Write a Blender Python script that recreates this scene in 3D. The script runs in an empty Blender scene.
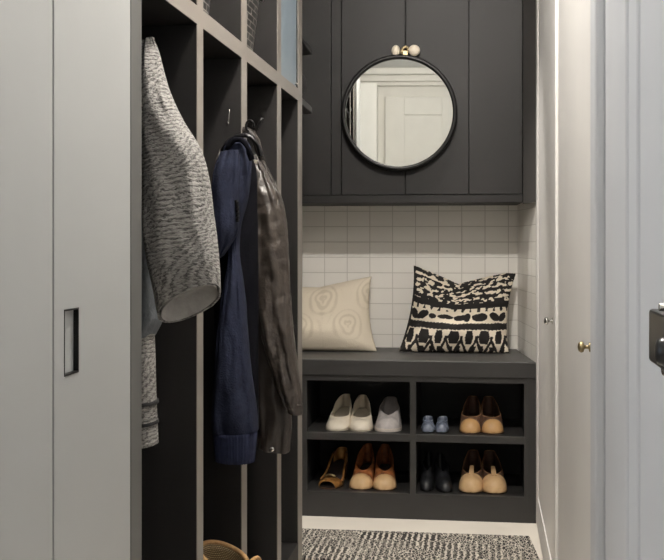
import bpy, bmesh, math, random
from mathutils import Vector, noise, Matrix
random.seed(4)
S = bpy.context.scene
COL = S.collection
F, PXC, HOR, H = 1000.0, 365.0, 242.0, 1.0
TH = math.atan(0.12); SN, CS = math.sin(TH), math.cos(TH)

# ---------- surveying: photograph measurements to metres ----------
def xs(px, Y):                       # X at a given Y
    return Y * math.tan(math.atan((px - PXC) / F) - TH)
def ys(px, X):                       # Y at a given X
    return X / math.tan(math.atan((px - PXC) / F) - TH)
def zs(py, X, Y):
    return H - (py - HOR) * (-X * SN + Y * CS) / F
def pt(px, py, Y):
    X = xs(px, Y); return Vector((X, Y, zs(py, X, Y)))

# ---------- materials ----------
def lin(c):
    return tuple(((v / 255) / 12.92 if v / 255 <= .04045 else ((v / 255 + .055) / 1.055) ** 2.4) for v in c) + (1.0,)
def N(nt, typ, **kw):
    n = nt.nodes.new(typ)
    for k, v in kw.items(): setattr(n, k, v)
    return n
def mat(name, rgb, rough=.5, metal=0., rgb2=None, scale=20., bump=0., bscale=None, coat=0., spec=None, stretch=None, detail=4):
    m = bpy.data.materials.new(name); m.use_nodes = True
    nt = m.node_tree; p = nt.nodes['Principled BSDF']
    p.inputs['Base Color'].default_value = lin(rgb)
    p.inputs['Roughness'].default_value = rough
    p.inputs['Metallic'].default_value = metal
    if coat: p.inputs['Coat Weight'].default_value = coat; p.inputs['Coat Roughness'].default_value = .12
    if spec is not None: p.inputs['Specular IOR Level'].default_value = spec
    tc = N(nt, 'ShaderNodeTexCoord'); src = tc.outputs['Object']
    if stretch:
        mp = N(nt, 'ShaderNodeMapping'); mp.inputs['Scale'].default_value = stretch
        nt.links.new(src, mp.inputs['Vector']); src = mp.outputs['Vector']
    if rgb2:
        nz = N(nt, 'ShaderNodeTexNoise'); nz.inputs['Scale'].default_value = scale; nz.inputs['Detail'].default_value = detail
        rp = N(nt, 'ShaderNodeValToRGB')
        rp.color_ramp.elements[0].position = .35; rp.color_ramp.elements[1].position = .68
        rp.color_ramp.elements[0].color = lin(rgb); rp.color_ramp.elements[1].color = lin(rgb2)
        nt.links.new(src, nz.inputs['Vector']); nt.links.new(nz.outputs['Fac'], rp.inputs['Fac'])
        nt.links.new(rp.outputs['Color'], p.inputs['Base Color'])
    if bump:
        nb = N(nt, 'ShaderNodeTexNoise'); nb.inputs['Scale'].default_value = bscale or scale; nb.inputs['Detail'].default_value = 5
        b = N(nt, 'ShaderNodeBump'); b.inputs['Strength'].default_value = bump; b.inputs['Distance'].default_value = .004
        nt.links.new(src, nb.inputs['Vector']); nt.links.new(nb.outputs['Fac'], b.inputs['Height'])
        nt.links.new(b.outputs['Normal'], p.inputs['Normal'])
    return m

M = {}
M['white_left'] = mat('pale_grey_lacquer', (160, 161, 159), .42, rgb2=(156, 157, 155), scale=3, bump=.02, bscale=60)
M['white_right'] = mat('satin_white_lacquer', (226, 223, 219), .5, rgb2=(222, 219, 216), scale=4, bump=.015, bscale=9, spec=.25)
M['white_paint'] = mat('white_wall_paint', (226, 223, 216), .6, rgb2=(221, 218, 211), scale=6, bump=.04, bscale=180)
M['white_trim'] = mat('white_trim_paint', (200, 202, 206), .5, rgb2=(196, 198, 202), scale=5, spec=.3)
M['ceiling'] = mat('ceiling_paint', (225, 224, 220), .8, rgb2=(220, 219, 215), scale=8)
M['cab'] = mat('charcoal_cabinet_paint', (31, 29, 28), .5, rgb2=(28, 27, 26), scale=5, bump=.03, bscale=240, spec=.3)
M['bench'] = mat('charcoal_bench_paint', (54, 53, 52), .42, rgb2=(50, 49, 48), spec=.35, scale=5, bump=.03, bscale=240)
M['cab_in'] = mat('black_brown_cabinet_interior', (30, 28, 27), .6, rgb2=(26, 24, 23), spec=.25, scale=12, stretch=(1, 1, .12))
M['bench_in'] = mat('black_cubby_lining', (30, 30, 32), .6, rgb2=(26, 26, 28), scale=12)
M['frame'] = mat('taupe_grey_face_frame', (124, 119, 113), .45, rgb2=(123, 116, 109), scale=8, bump=.02, bscale=240)
M['endgrey'] = mat('dark_green_grey_end_panel', (84, 84, 81), .5, rgb2=(80, 80, 77), scale=8)
M['sidegrey'] = mat('mid_grey_side_panel', (78, 75, 73), .5, rgb2=(73, 71, 69), scale=8)
M['floor'] = mat('pale_plaster_floor', (214, 207, 196), .45, rgb2=(206, 199, 188), scale=5, bump=.02, bscale=50)
M['black_metal'] = mat('black_metal', (22, 21, 21), .38, metal=.6, rgb2=(26, 25, 25), scale=30)
M['black_plastic'] = mat('black_plastic', (16, 16, 18), .3, rgb2=(20, 20, 22), scale=30)
M['mirror'] = mat('silver_mirror_glass', (225, 226, 222), .015, metal=1.)
M['chrome'] = mat('brushed_chrome', (205, 203, 198), .22, metal=1., rgb2=(190, 188, 184), scale=60)
M['brass'] = mat('aged_brass', (172, 156, 122), .42, metal=1., rgb2=(140, 124, 92), scale=70)
M['ivory'] = mat('ivory_ceramic', (228, 218, 200), .3, rgb2=(215, 203, 182), scale=90)
M['frost'] = mat('frosted_blue_grey_glass', (126, 139, 149), .5, rgb2=(116, 130, 141), scale=3)
M['navy'] = mat('navy_wool', (33, 37, 53), .9, spec=.15, rgb2=(26, 29, 43), scale=60, bump=.5, bscale=220)
M['navy_rib'] = mat('navy_rib_knit', (40, 45, 68), .85, spec=.2, rgb2=(33, 37, 58), scale=60, bump=.4, bscale=300)
M['navy_dark'] = mat('black_navy_lining', (13, 13, 18), .85, spec=.05, rgb2=(10, 10, 14), scale=30, bump=.2, bscale=120)
M['leather'] = mat('dark_brown_leather', (54, 47, 43), .42, rgb2=(42, 37, 34), scale=22, bump=.7, bscale=45)
M['leather2'] = mat('worn_brown_leather', (64, 57, 51), .38, rgb2=(48, 42, 38), scale=30, bump=.9, bscale=55)
M['grey_lining'] = mat('light_grey_coat_lining', (172, 168, 162), .85, rgb2=(158, 154, 149), scale=60, bump=.3, bscale=250)
M['blue_grey_cloth'] = mat('blue_grey_cloth', (92, 96, 100), .9, rgb2=(78, 82, 86), scale=60, bump=.4, bscale=200)
M['cream_tag'] = mat('cream_woven_tag', (215, 208, 195), .8, rgb2=(205, 198, 185), scale=80)
M['black_cloth'] = mat('black_cloth', (28, 27, 28), .8, rgb2=(20, 20, 21), scale=40, bump=.4, bscale=120)
M['cream_leather'] = mat('cream_leather', (244, 234, 216), .4, rgb2=(238, 226, 206), scale=25, bump=.1, bscale=120)
M['cream_inside'] = mat('ivory_shoe_lining', (206, 196, 178), .6, rgb2=(192, 182, 164), scale=25)
M['white_rubber'] = mat('white_rubber', (226, 216, 206), .5, rgb2=(216, 206, 196), scale=40)
M['grey_suede'] = mat('pale_grey_suede', (196, 189, 186), .8, rgb2=(176, 170, 168), scale=60, bump=.3, bscale=200)
M['pink_inside'] = mat('dusky_shoe_lining', (130, 108, 98), .7, rgb2=(112, 92, 84), scale=40)
M['tan'] = mat('tan_leather', (206, 164, 112), .42, rgb2=(192, 148, 98), scale=30, bump=.15, bscale=120)
M['pale_tan'] = mat('pale_tan_leather', (222, 186, 140), .42, rgb2=(208, 170, 124), scale=30, bump=.15, bscale=120)
M['cognac'] = mat('cognac_mottled_leather', (168, 106, 62), .35, rgb2=(104, 60, 36), scale=55, bump=.3, bscale=140)
M['bronze'] = mat('bronze_metallic_leather', (178, 132, 74), .3, metal=.4, rgb2=(120, 80, 44), scale=40, bump=.2, bscale=140)
M['dark_brown'] = mat('dark_brown_suede', (96, 70, 56), .45, rgb2=(70, 50, 41), scale=40, bump=.3, bscale=160)
M['dark_inside'] = mat('dark_shoe_lining', (42, 30, 26), .7, rgb2=(34, 24, 21), scale=40)
M['sole_brown'] = mat('brown_shoe_sole', (86, 62, 44), .55, rgb2=(70, 50, 36), scale=50)
M['black_leather'] = mat('black_shoe_leather', (40, 41, 45), .35, rgb2=(30, 31, 34), scale=40, bump=.3, bscale=130)
M['slate'] = mat('slate_blue_shiny_leather', (124, 132, 150), .3, rgb2=(82, 90, 106), scale=70, bump=.4, bscale=110)
M['rim_brown'] = mat('mid_brown_edge_leather', (160, 120, 88), .45, rgb2=(134, 98, 70), scale=60)
M['rope'] = mat('tan_rope', (200, 160, 110), .7, rgb2=(170, 130, 84), scale=120, bump=.6, bscale=300)
M['lamp'] = None

def tile_mat(name, axis):
    m = bpy.data.materials.new(name); m.use_nodes = True; nt = m.node_tree; p = nt.nodes['Principled BSDF']
    tc = N(nt, 'ShaderNodeTexCoord'); sp = N(nt, 'ShaderNodeSeparateXYZ'); cb = N(nt, 'ShaderNodeCombineXYZ')
    nt.links.new(tc.outputs['Object'], sp.inputs[0])
    nt.links.new(sp.outputs[axis], cb.inputs['X']); nt.links.new(sp.outputs['Z'], cb.inputs['Y'])
    br = N(nt, 'ShaderNodeTexBrick'); br.offset = 0.0; br.squash = 1.0
    br.inputs['Color1'].default_value = lin((240, 237, 230)); br.inputs['Color2'].default_value = lin((236, 232, 225))
    br.inputs['Mortar'].default_value = lin((205, 200, 192))
    br.inputs['Scale'].default_value = 1.0; br.inputs['Mortar Size'].default_value = .0018
    br.inputs['Mortar Smooth'].default_value = .3
    br.inputs['Brick Width'].default_value = .093; br.inputs['Row Height'].default_value = .0625
    nt.links.new(cb.outputs[0], br.inputs['Vector'])
    nt.links.new(br.outputs['Color'], p.inputs['Base Color']); p.inputs['Roughness'].default_value = .28
    nz = N(nt, 'ShaderNodeTexNoise'); nz.inputs['Scale'].default_value = 14
    nt.links.new(tc.outputs['Object'], nz.inputs['Vector'])
    mx = N(nt, 'ShaderNodeMath', operation='MULTIPLY_ADD'); mx.inputs[1].default_value = .5
    iv = N(nt, 'ShaderNodeMath', operation='SUBTRACT'); iv.inputs[0].default_value = 1.
    nt.links.new(br.outputs['Fac'], iv.inputs[1])
    nt.links.new(nz.outputs['Fac'], mx.inputs[0]); nt.links.new(iv.outputs[0], mx.inputs[2])
    b = N(nt, 'ShaderNodeBump'); b.inputs['Strength'].default_value = .55; b.inputs['Distance'].default_value = .002
    nt.links.new(mx.outputs[0], b.inputs['Height']); nt.links.new(b.outputs['Normal'], p.inputs['Normal'])
    return m
M['tile_x'] = tile_mat('white_stacked_tile_back', 'X')
M['tile_y'] = tile_mat('white_stacked_tile_side', 'Y')

def attr_mat(name, c0, c1, rough=.9, bumpscale=300):
    m = bpy.data.materials.new(name); m.use_nodes = True; nt = m.node_tree; p = nt.nodes['Principled BSDF']
    at = N(nt, 'ShaderNodeAttribute'); at.attribute_name = 'pattern'
    rp = N(nt, 'ShaderNodeValToRGB'); rp.color_ramp.elements[0].position = .3; rp.color_ramp.elements[1].position = .7
    rp.color_ramp.elements[0].color = lin(c0); rp.color_ramp.elements[1].color = lin(c1)
    nt.links.new(at.outputs['Fac'], rp.inputs['Fac']); nt.links.new(rp.outputs['Color'], p.inputs['Base Color'])
    p.inputs['Roughness'].default_value = rough
    tc = N(nt, 'ShaderNodeTexCoord'); nz = N(nt, 'ShaderNodeTexNoise'); nz.inputs['Scale'].default_value = bumpscale
    b = N(nt, 'ShaderNodeBump'); b.inputs['Strength'].default_value = .5; b.inputs['Distance'].default_value = .002
    nt.links.new(tc.outputs['Object'], nz.inputs['Vector']); nt.links.new(nz.outputs['Fac'], b.inputs['Height'])
    nt.links.new(b.outputs['Normal'], p.inputs['Normal'])
    return m
M['ikat'] = attr_mat('black_and_cream_ikat_linen', (226, 214, 194), (26, 22, 20))
M['damask'] = attr_mat('cream_damask_weave', (222, 210, 190), (205, 192, 171), .75)

def tweed_mat():
    m = bpy.data.materials.new('grey_cable_tweed'); m.use_nodes = True; nt = m.node_tree; p = nt.nodes['Principled BSDF']
    uv = N(nt, 'ShaderNodeTexCoord')
    nz = N(nt, 'ShaderNodeTexNoise'); nz.inputs['Scale'].default_value = 9; nz.inputs['Detail'].default_value = 3
    nt.links.new(uv.outputs['UV'], nz.inputs['Vector'])
    dis = N(nt, 'ShaderNodeMixRGB'); dis.blend_type = 'ADD'; dis.inputs['Fac'].default_value = .045
    nt.links.new(uv.outputs['UV'], dis.inputs['Color1']); nt.links.new(nz.outputs['Color'], dis.inputs['Color2'])
    def wave(rot, sc, dist):
        mp = N(nt, 'ShaderNodeMapping'); mp.inputs['Rotation'].default_value = (0, 0, rot)
        nt.links.new(dis.outputs['Color'], mp.inputs['Vector'])
        w = N(nt, 'ShaderNodeTexWave', wave_type='BANDS', bands_direction='Y'); w.inputs['Scale'].default_value = sc
        w.inputs['Distortion'].default_value = dist; w.inputs['Detail'].default_value = 3; w.inputs['Detail Scale'].default_value = 6
        nt.links.new(mp.outputs['Vector'], w.inputs['Vector']); return w
    wa, wb = wave(.1, 38, 5), wave(.95, 32, 6)
    pm = N(nt, 'ShaderNodeMapping'); pm.inputs['Scale'].default_value = (24, 9, 1); nt.links.new(uv.outputs['UV'], pm.inputs['Vector'])
    pn = N(nt, 'ShaderNodeTexVoronoi'); pn.inputs['Scale'].default_value = 1; nt.links.new(pm.outputs['Vector'], pn.inputs['Vector'])
    sp = N(nt, 'ShaderNodeSeparateXYZ'); nt.links.new(pn.outputs['Color'], sp.inputs[0])
    gt = N(nt, 'ShaderNodeMath', operation='GREATER_THAN'); gt.inputs[1].default_value = .6; nt.links.new(sp.outputs[0], gt.inputs[0])
    mw = N(nt, 'ShaderNodeMixRGB'); nt.links.new(gt.outputs[0], mw.inputs['Fac']); nt.links.new(wa.outputs['Fac'], mw.inputs['Color1']); nt.links.new(wb.outputs['Fac'], mw.inputs['Color2'])
    mp2 = N(nt, 'ShaderNodeMapping'); mp2.inputs['Scale'].default_value = (170, 330, 1)
    nt.links.new(dis.outputs['Color'], mp2.inputs['Vector'])
    w1 = N(nt, 'ShaderNodeTexNoise'); w1.inputs['Scale'].default_value = 1.; w1.inputs['Detail'].default_value = 4
    nt.links.new(mp2.outputs['Vector'], w1.inputs['Vector'])
    pw = N(nt, 'ShaderNodeMath', operation='POWER'); pw.inputs[1].default_value = .5; nt.links.new(mw.outputs['Color'], pw.inputs[0])
    c2 = N(nt, 'ShaderNodeMath', operation='MULTIPLY'); c2.inputs[1].default_value = .42; nt.links.new(pw.outputs[0], c2.inputs[0])
    mx = N(nt, 'ShaderNodeMath', operation='MULTIPLY_ADD'); mx.inputs[1].default_value = 1.1
    nt.links.new(w1.outputs['Fac'], mx.inputs[0]); nt.links.new(c2.outputs[0], mx.inputs[2])
    rp = N(nt, 'ShaderNodeValToRGB'); rp.color_ramp.elements[0].position = .5; rp.color_ramp.elements[1].position = 1.08 - .08
    rp.color_ramp.elements[0].color = lin((70, 68, 66)); rp.color_ramp.elements[1].color = lin((146, 143, 138))
    nt.links.new(mx.outputs[0], rp.inputs['Fac']); nt.links.new(rp.outputs['Color'], p.inputs['Base Color'])
    b = N(nt, 'ShaderNodeBump'); b.inputs['Strength'].default_value = .8; b.inputs['Distance'].default_value = .003
    nt.links.new(mx.outputs[0], b.inputs['Height']); nt.links.new(b.outputs['Normal'], p.inputs['Normal'])
    p.inputs['Roughness'].default_value = .95
    return m
M['tweed'] = tweed_mat()

def rug_mat():
    m = bpy.data.materials.new('black_and_cream_tribal_weave'); m.use_nodes = True; nt = m.node_tree; p = nt.nodes['Principled BSDF']
    tc = N(nt, 'ShaderNodeTexCoord')
    nz = N(nt, 'ShaderNodeTexNoise'); nz.inputs['Scale'].default_value = 40; nz.inputs['Detail'].default_value = 4
    nt.links.new(tc.outputs['Object'], nz.inputs['Vector'])
    add = N(nt, 'ShaderNodeMixRGB'); add.blend_type = 'ADD'; add.inputs['Fac'].default_value = .012
    nt.links.new(tc.outputs['Object'], add.inputs['Color1']); nt.links.new(nz.outputs['Color'], add.inputs['Color2'])
    mp = N(nt, 'ShaderNodeMapping'); mp.inputs['Scale'].default_value = (125, 42, 1); mp.inputs['Rotation'].default_value = (0, 0, .25)
    nt.links.new(add.outputs['Color'], mp.inputs['Vector'])
    n1 = N(nt, 'ShaderNodeTexVoronoi', feature='DISTANCE_TO_EDGE'); n1.inputs['Scale'].default_value = 1
    nt.links.new(mp.outputs['Vector'], n1.inputs['Vector'])
    # panel lines: stepped grid of narrow bands
    br = N(nt, 'ShaderNodeTexBrick'); br.inputs['Scale'].default_value = 1; br.inputs['Brick Width'].default_value = .14
    br.inputs['Row Height'].default_value = .085; br.inputs['Mortar Size'].default_value = .006
    br.inputs['Color1'].default_value = (0, 0, 0, 1); br.inputs['Color2'].default_value = (1, 1, 1, 1)
    nt.links.new(add.outputs['Color'], br.inputs['Vector'])
    wv = N(nt, 'ShaderNodeTexWave', wave_type='BANDS', bands_direction='X'); wv.inputs['Scale'].default_value = 16
    wv.inputs['Distortion'].default_value = 3; wv.inputs['Detail'].default_value = 3; wv.inputs['Detail Scale'].default_value = 4
    nt.links.new(add.outputs['Color'], wv.inputs['Vector'])
    r1 = N(nt, 'ShaderNodeMath', operation='GREATER_THAN'); r1.inputs[1].default_value = .07
    nt.links.new(n1.outputs['Distance'], r1.inputs[0])
    r2 = N(nt, 'ShaderNodeMath', operation='GREATER_THAN'); r2.inputs[1].default_value = .3
    nt.links.new(wv.outputs['Fac'], r2.inputs[0])
    sel = N(nt, 'ShaderNodeMixRGB'); nt.links.new(br.outputs['Color'], sel.inputs['Fac'])
    nt.links.new(r1.outputs[0], sel.inputs['Color1']); nt.links.new(r2.outputs[0], sel.inputs['Color2'])
    mm = N(nt, 'ShaderNodeMath', operation='MAXIMUM')
    s2 = N(nt, 'ShaderNodeMath', operation='MULTIPLY'); s2.inputs[1].default_value = .0
    nt.links.new(br.outputs['Fac'], s2.inputs[0])
    nt.links.new(sel.outputs['Color'], mm.inputs[0]); nt.links.new(s2.outputs[0], mm.inputs[1])
    rp = N(nt, 'ShaderNodeValToRGB'); rp.color_ramp.elements[0].color = lin((196, 188, 175)); rp.color_ramp.elements[1].color = lin((28, 25, 23))
    nt.links.new(mm.outputs[0], rp.inputs['Fac']); nt.links.new(rp.outputs['Color'], p.inputs['Base Color'])
    p.inputs['Roughness'].default_value = .95
    b = N(nt, 'ShaderNodeBump'); b.inputs['Strength'].default_value = .6; b.inputs['Distance'].default_value = .003
    nt.links.new(nz.outputs['Fac'], b.inputs['Height']); nt.links.new(b.outputs['Normal'], p.inputs['Normal'])
    return m
M['rug'] = rug_mat()

def weave_mat(name, c0, c1, scale, rough=.6, metal=0., mort=.08):
    m = bpy.data.materials.new(name); m.use_nodes = True; nt = m.node_tree; p = nt.nodes['Principled BSDF']
    uv = N(nt, 'ShaderNodeTexCoord'); mp = N(nt, 'ShaderNodeMapping'); mp.inputs['Scale'].default_value = scale
    nt.links.new(uv.outputs['UV'], mp.inputs['Vector'])
    br = N(nt, 'ShaderNodeTexBrick'); br.inputs['Scale'].default_value = 1
    br.inputs['Color1'].default_value = lin(c1); br.inputs['Color2'].default_value = lin(tuple(int(v * .85) for v in c1))
    br.inputs['Mortar'].default_value = lin(c0); br.inputs['Mortar Size'].default_value = mort
    nt.links.new(mp.outputs['Vector'], br.inputs['Vector']); nt.links.new(br.outputs['Color'], p.inputs['Base Color'])
    b = N(nt, 'ShaderNodeBump'); b.inputs['Strength'].default_value = .8; b.inputs['Distance'].default_value = .003; b.invert = True
    nt.links.new(br.outputs['Fac'], b.inputs['Height']); nt.links.new(b.outputs['Normal'], p.inputs['Normal'])
    p.inputs['Roughness'].default_value = rough; p.inputs['Metallic'].default_value = metal
    return m
M['straw'] = weave_mat('golden_straw_weave', (104, 82, 52), (216, 194, 148), (60, 70, 1), .45)
M['lattice'] = weave_mat('black_woven_cane', (120, 115, 110), (14, 13, 13), (18, 16, 1), .5, mort=.022)

# ---------- mesh helpers ----------
def link(name, bm, m, parent=None, smooth=False, bevel=0., mod=None):
    me = bpy.data.meshes.new(name); bm.normal_update()
    bmesh.ops.recalc_face_normals(bm, faces=bm.faces[:])
    bm.to_mesh(me); bm.free()
    o = bpy.data.objects.new(name, me); COL.objects.link(o)
    if m: me.materials.append(m)
    if smooth: me.polygons.foreach_set('use_smooth', [True] * len(me.polygons))
    if bevel:
        b = o.modifiers.new('bevel', 'BEVEL'); b.width = bevel; b.segments = 2; b.limit_method = 'ANGLE'
    if parent:
        o.parent = parent
        o.matrix_parent_inverse = parent.matrix_world.inverted() if False else Matrix.Translation(-Vector(parent.location))
    return o
def link_local(name, bm, m, parent, **kw):       # geometry given in the parent's own space
    o = link(name, bm, m, None, **kw); o.parent = parent; return o
def box(bm, x0, x1, y0, y1, z0, z1):
    v = [bm.verts.new(p) for p in ((x0, y0, z0), (x1, y0, z0), (x1, y1, z0), (x0, y1, z0), (x0, y0, z1), (x1, y0, z1), (x1, y1, z1), (x0, y1, z1))]
    for f in ((0, 3, 2, 1), (4, 5, 6, 7), (0, 1, 5, 4), (1, 2, 6, 5), (2, 3, 7, 6), (3, 0, 4, 7)):
        bm.faces.new([v[i] for i in f])
def boxes(*bs):
    bm = bmesh.new()
    for b in bs: box(bm, *b)
    return bm
def prism(poly, z0, z1):
    bm = bmesh.new()
    a = [bm.verts.new((x, y, z0)) for x, y in poly]; b = [bm.verts.new((x, y, z1)) for x, y in poly]
    n = len(poly); bm.faces.new(a[::-1]); bm.faces.new(b)
    for i in range(n): bm.faces.new([a[i], a[(i + 1) % n], b[(i + 1) % n], b[i]])
    return bm
def tube(bm, pts, r, seg=8, closed=False):
    pts = [Vector(p) for p in pts]; n = len(pts); rings = []
    for i, p in enumerate(pts):
        if closed: t = pts[(i + 1) % n] - pts[i - 1]
        else: t = pts[min(i + 1, n - 1)] - pts[max(i - 1, 0)]
        t.normalize()
        up = Vector((0, 0, 1)) if abs(t.z) < .9 else Vector((0, 1, 0))
        a = t.cross(up).normalized(); b = t.cross(a)
        rr = r[i] if isinstance(r, (list, tuple)) else r
        rings.append([bm.verts.new(p + a * rr * math.cos(2 * math.pi * k / seg) + b * rr * math.sin(2 * math.pi * k / seg)) for k in range(seg)])
    for i in range(n if closed else n - 1):
        A, B = rings[i], rings[(i + 1) % n]
        for k in range(seg): bm.faces.new([A[k], A[(k + 1) % seg], B[(k + 1) % seg], B[k]])
    if not closed: bm.faces.new(rings[0][::-1]); bm.faces.new(rings[-1])
def lathe(bm, prof, axis_pt, axis='Z', seg=32):   # prof: (radius, along)
    ax = Vector(axis_pt); rings = []
    for r, h in prof:
        ring = []
        for k in range(seg):
            c, s = math.cos(2 * math.pi * k / seg) * r, math.sin(2 * math.pi * k / seg) * r
            off = {'Z': (c, s, h), 'X': (h, c, s), 'Y': (c, h, s)}[axis]
            ring.append(bm.verts.new(ax + Vector(off)))
        rings.append(ring)
    for A, B in zip(rings, rings[1:]):
        for k in range(seg): bm.faces.new([A[k], A[(k + 1) % seg], B[(k + 1) % seg], B[k]])
    bm.faces.new(rings[0][::-1]); bm.faces.new(rings[-1])
def crom(a, b, c, d, t):
    return .5 * ((2 * b) + (c - a) * t + (2 * a - 5 * b + 4 * c - d) * t * t + (3 * b - a - 3 * c + d) * t ** 3)

def thing(name, label, cat, loc=(0, 0, 0), group=None, rz=0):
    o = bpy.data.objects.new(name, None); COL.objects.link(o); o.location = loc; o.rotation_euler = (0, 0, rz)
    o.empty_display_size = .05
    o['label'] = label; o['category'] = cat
    if group: o['group'] = group
    return o
def tag(o, label, cat, group=None):
    o['label'] = label; o['category'] = cat
    if group: o['group'] = group
    return o
def struct(o):
    o['kind'] = 'structure'; return o

# ================= the shell =================
CE = 2.42
XR, XL = xs(537, 3.6), -.567          # right wall / closet face, locker face
YB = 4.04                              # back wall of the nook
XBR = xs(517.5, YB)                    # back right corner
struct(link('floor', boxes((-2.3, 1.0, -1.0, 4.3, -.1, 0)), M['floor']))
struct(link('ceiling', boxes((-2.3, 1.0, -1.0, 4.3, CE, CE + .1)), M['ceiling']))
struct(link('wall_back', boxes((-1.2, XBR + .02, YB, YB + .1, 0, CE)), M['tile_x']))
struct(link('wall_left', boxes((-1.12, -.975, 1.245, YB, 0, CE)), M['white_paint']))
struct(link('wall_nook_right', prism([(XR, 3.602), (XBR, YB), (XBR + .3, YB + .1), (XR + .45, 3.602)], 0, CE), M['tile_y']))
struct(link('wall_right', boxes((XR + .004, XR + .12, -1.0, 1.655, 0, CE)), M['white_trim']))
struct(link('wall_front', boxes((-2.3, 1.0, -1.0, -.9, 0, CE)), M['white_paint']))
struct(link('wall_hall_end', boxes((-2.3, -.975, 1.12, 1.24, 0, CE)), M['white_paint']))
# hall side wall with a daylight window
WY0, WY1, WZ0, WZ1 = -.75, .95, .7, 2.15
struct(link('wall_hall_side', boxes((-2.4, -2.3, -1.0, WY0, 0, CE), (-2.4, -2.3, WY1, 1.24, 0, CE), (-2.4, -2.3, WY0, WY1, 0, WZ0), (-2.4, -2.3, WY0, WY1, WZ1, CE)), M['white_paint']))
struct(link('window_1', boxes((-2.39, -2.32, WY0, WY0 + .05, WZ0, WZ1), (-2.39, -2.32, WY1 - .05, WY1, WZ0, WZ1), (-2.39, -2.32, WY0 + .05, WY1 - .05, WZ0, WZ0 + .05), (-2.39, -2.32, WY0 + .05, WY1 - .05, WZ1 - .05, WZ1), (-2.38, -2.33, .08, .12, WZ0 + .05, WZ1 - .05)), M['white_trim'], bevel=.004))

# wall behind the viewer, seen in the round mirror: pier, cased door, stepped cornice
struct(link('trim_pier', boxes((-1.5, -.50, -.9, -.55, 0, 2.27)), M['white_paint'], bevel=.004))
struct(link('trim_cornice', boxes((-1.5, .18, -.9, -.84, 2.29, 2.32), (-1.5, .18, -.9, -.80, 2.32, 2.37), (-1.5, .18, -.9, -.74, 2.37, CE)), M['white_paint'], bevel=.006))
d = struct(link('door_1', boxes((-.44, .16, -.9, -.875, 0, 2.2), (-.44, -.28, -.875, -.86, 0, 2.2), (.03, .16, -.875, -.86, 0, 2.2), (-.28, .03, -.875, -.86, 2.05, 2.2), (-.28, .03, -.875, -.86, 0, .25)), M['white_paint'], bevel=.004))

# right side near the viewer: casing, door leaf, jamb
struct(link('trim_casing', boxes((XR - .014, XR + .004, 1.585, 1.655, 0, CE), (XR - .012, XR + .004, 1.165, 1.235, 0, CE), (XR - .006, XR + .004, 1.30, 1.52, .1, 2.05)), M['white_trim'], bevel=.006))
d2 = struct(link('door_2', boxes((XR - .002, XR + .004, -.4, 1.16, .01, 2.1), (XR - .010, XR - .002, .70, 1.155, .02, 2.09), (XR - .010, XR - .002, -.4, -.28, .02, 2.09), (XR - .010, XR - .002, -.28, .70, .02, .2), (XR - .010, XR - .002, -.28, .70, 1.95, 2.09)), M['white_trim'], bevel=.004))
struct(link('baseboard_right', boxes((XR - .012, XR + .004, 1.236, 1.584, 0, .1)), M['white_trim'], bevel=.003))

# ================= white tall cabinet, far left =================
NP0, NP1 = ys(131, XL), ys(142, XL)     # locker near panel
ya, yb = 1.085, NP0 - .004
ysm = ys(53.5, XL)
c = thing('tall_cabinet', 'tall pale grey flush-door cabinet standing left of the dark coat lockers', 'cabinet', (-.77, 1.35, 0))
link('carcass', boxes((-.97, XL - .022, ya, yb, .0, 2.36)), M['white_left'], c)
link('door', boxes((XL - .02, XL, ya, ysm - .0022, .02, 2.35)), M['white_left'], c, bevel=.0015)
hy0, hy1 = ys(64, XL), ys(78.5, XL)
hzt, hzb = zs(308.5, XL, (hy0 + hy1) / 2), zs(374.5, XL, (hy0 + hy1) / 2)
dr = link('door', boxes((XL - .02, XL, ysm + .0022, hy0, .02, 2.35), (XL - .02, XL, hy1, yb, .02, 2.35), (XL - .02, XL, hy0, hy1, .02, hzb), (XL - .02, XL, hy0, hy1, hzt, 2.35), (XL - .02, XL - .0065, hy0, hy1, hzb, hzt)), M['white_left'], c)
link('recessed_pull', boxes((XL - .0065, XL + .0008, hy0, hy0 + .0012, hzb, hzt), (XL - .0065, XL + .0008, hy1 - .0025, hy1, hzb, hzt), (XL - .0065, XL + .0008, hy0 + .0012, hy1 - .0025, hzb, hzb + .0025), (XL - .0065, XL + .0008, hy0 + .0012, hy1 - .0025, hzt - .0025, hzt)), M['black_metal'], c)
bpy.data.objects['recessed_pull'].parent = dr; bpy.data.objects['recessed_pull'].matrix_parent_inverse = Matrix.Translation(-Vector(c.location)) @ Matrix.Translation(Vector(c.location)); 
bpy.data.objects['recessed_pull']['label'] = 'black rimmed recessed finger pull'

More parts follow.
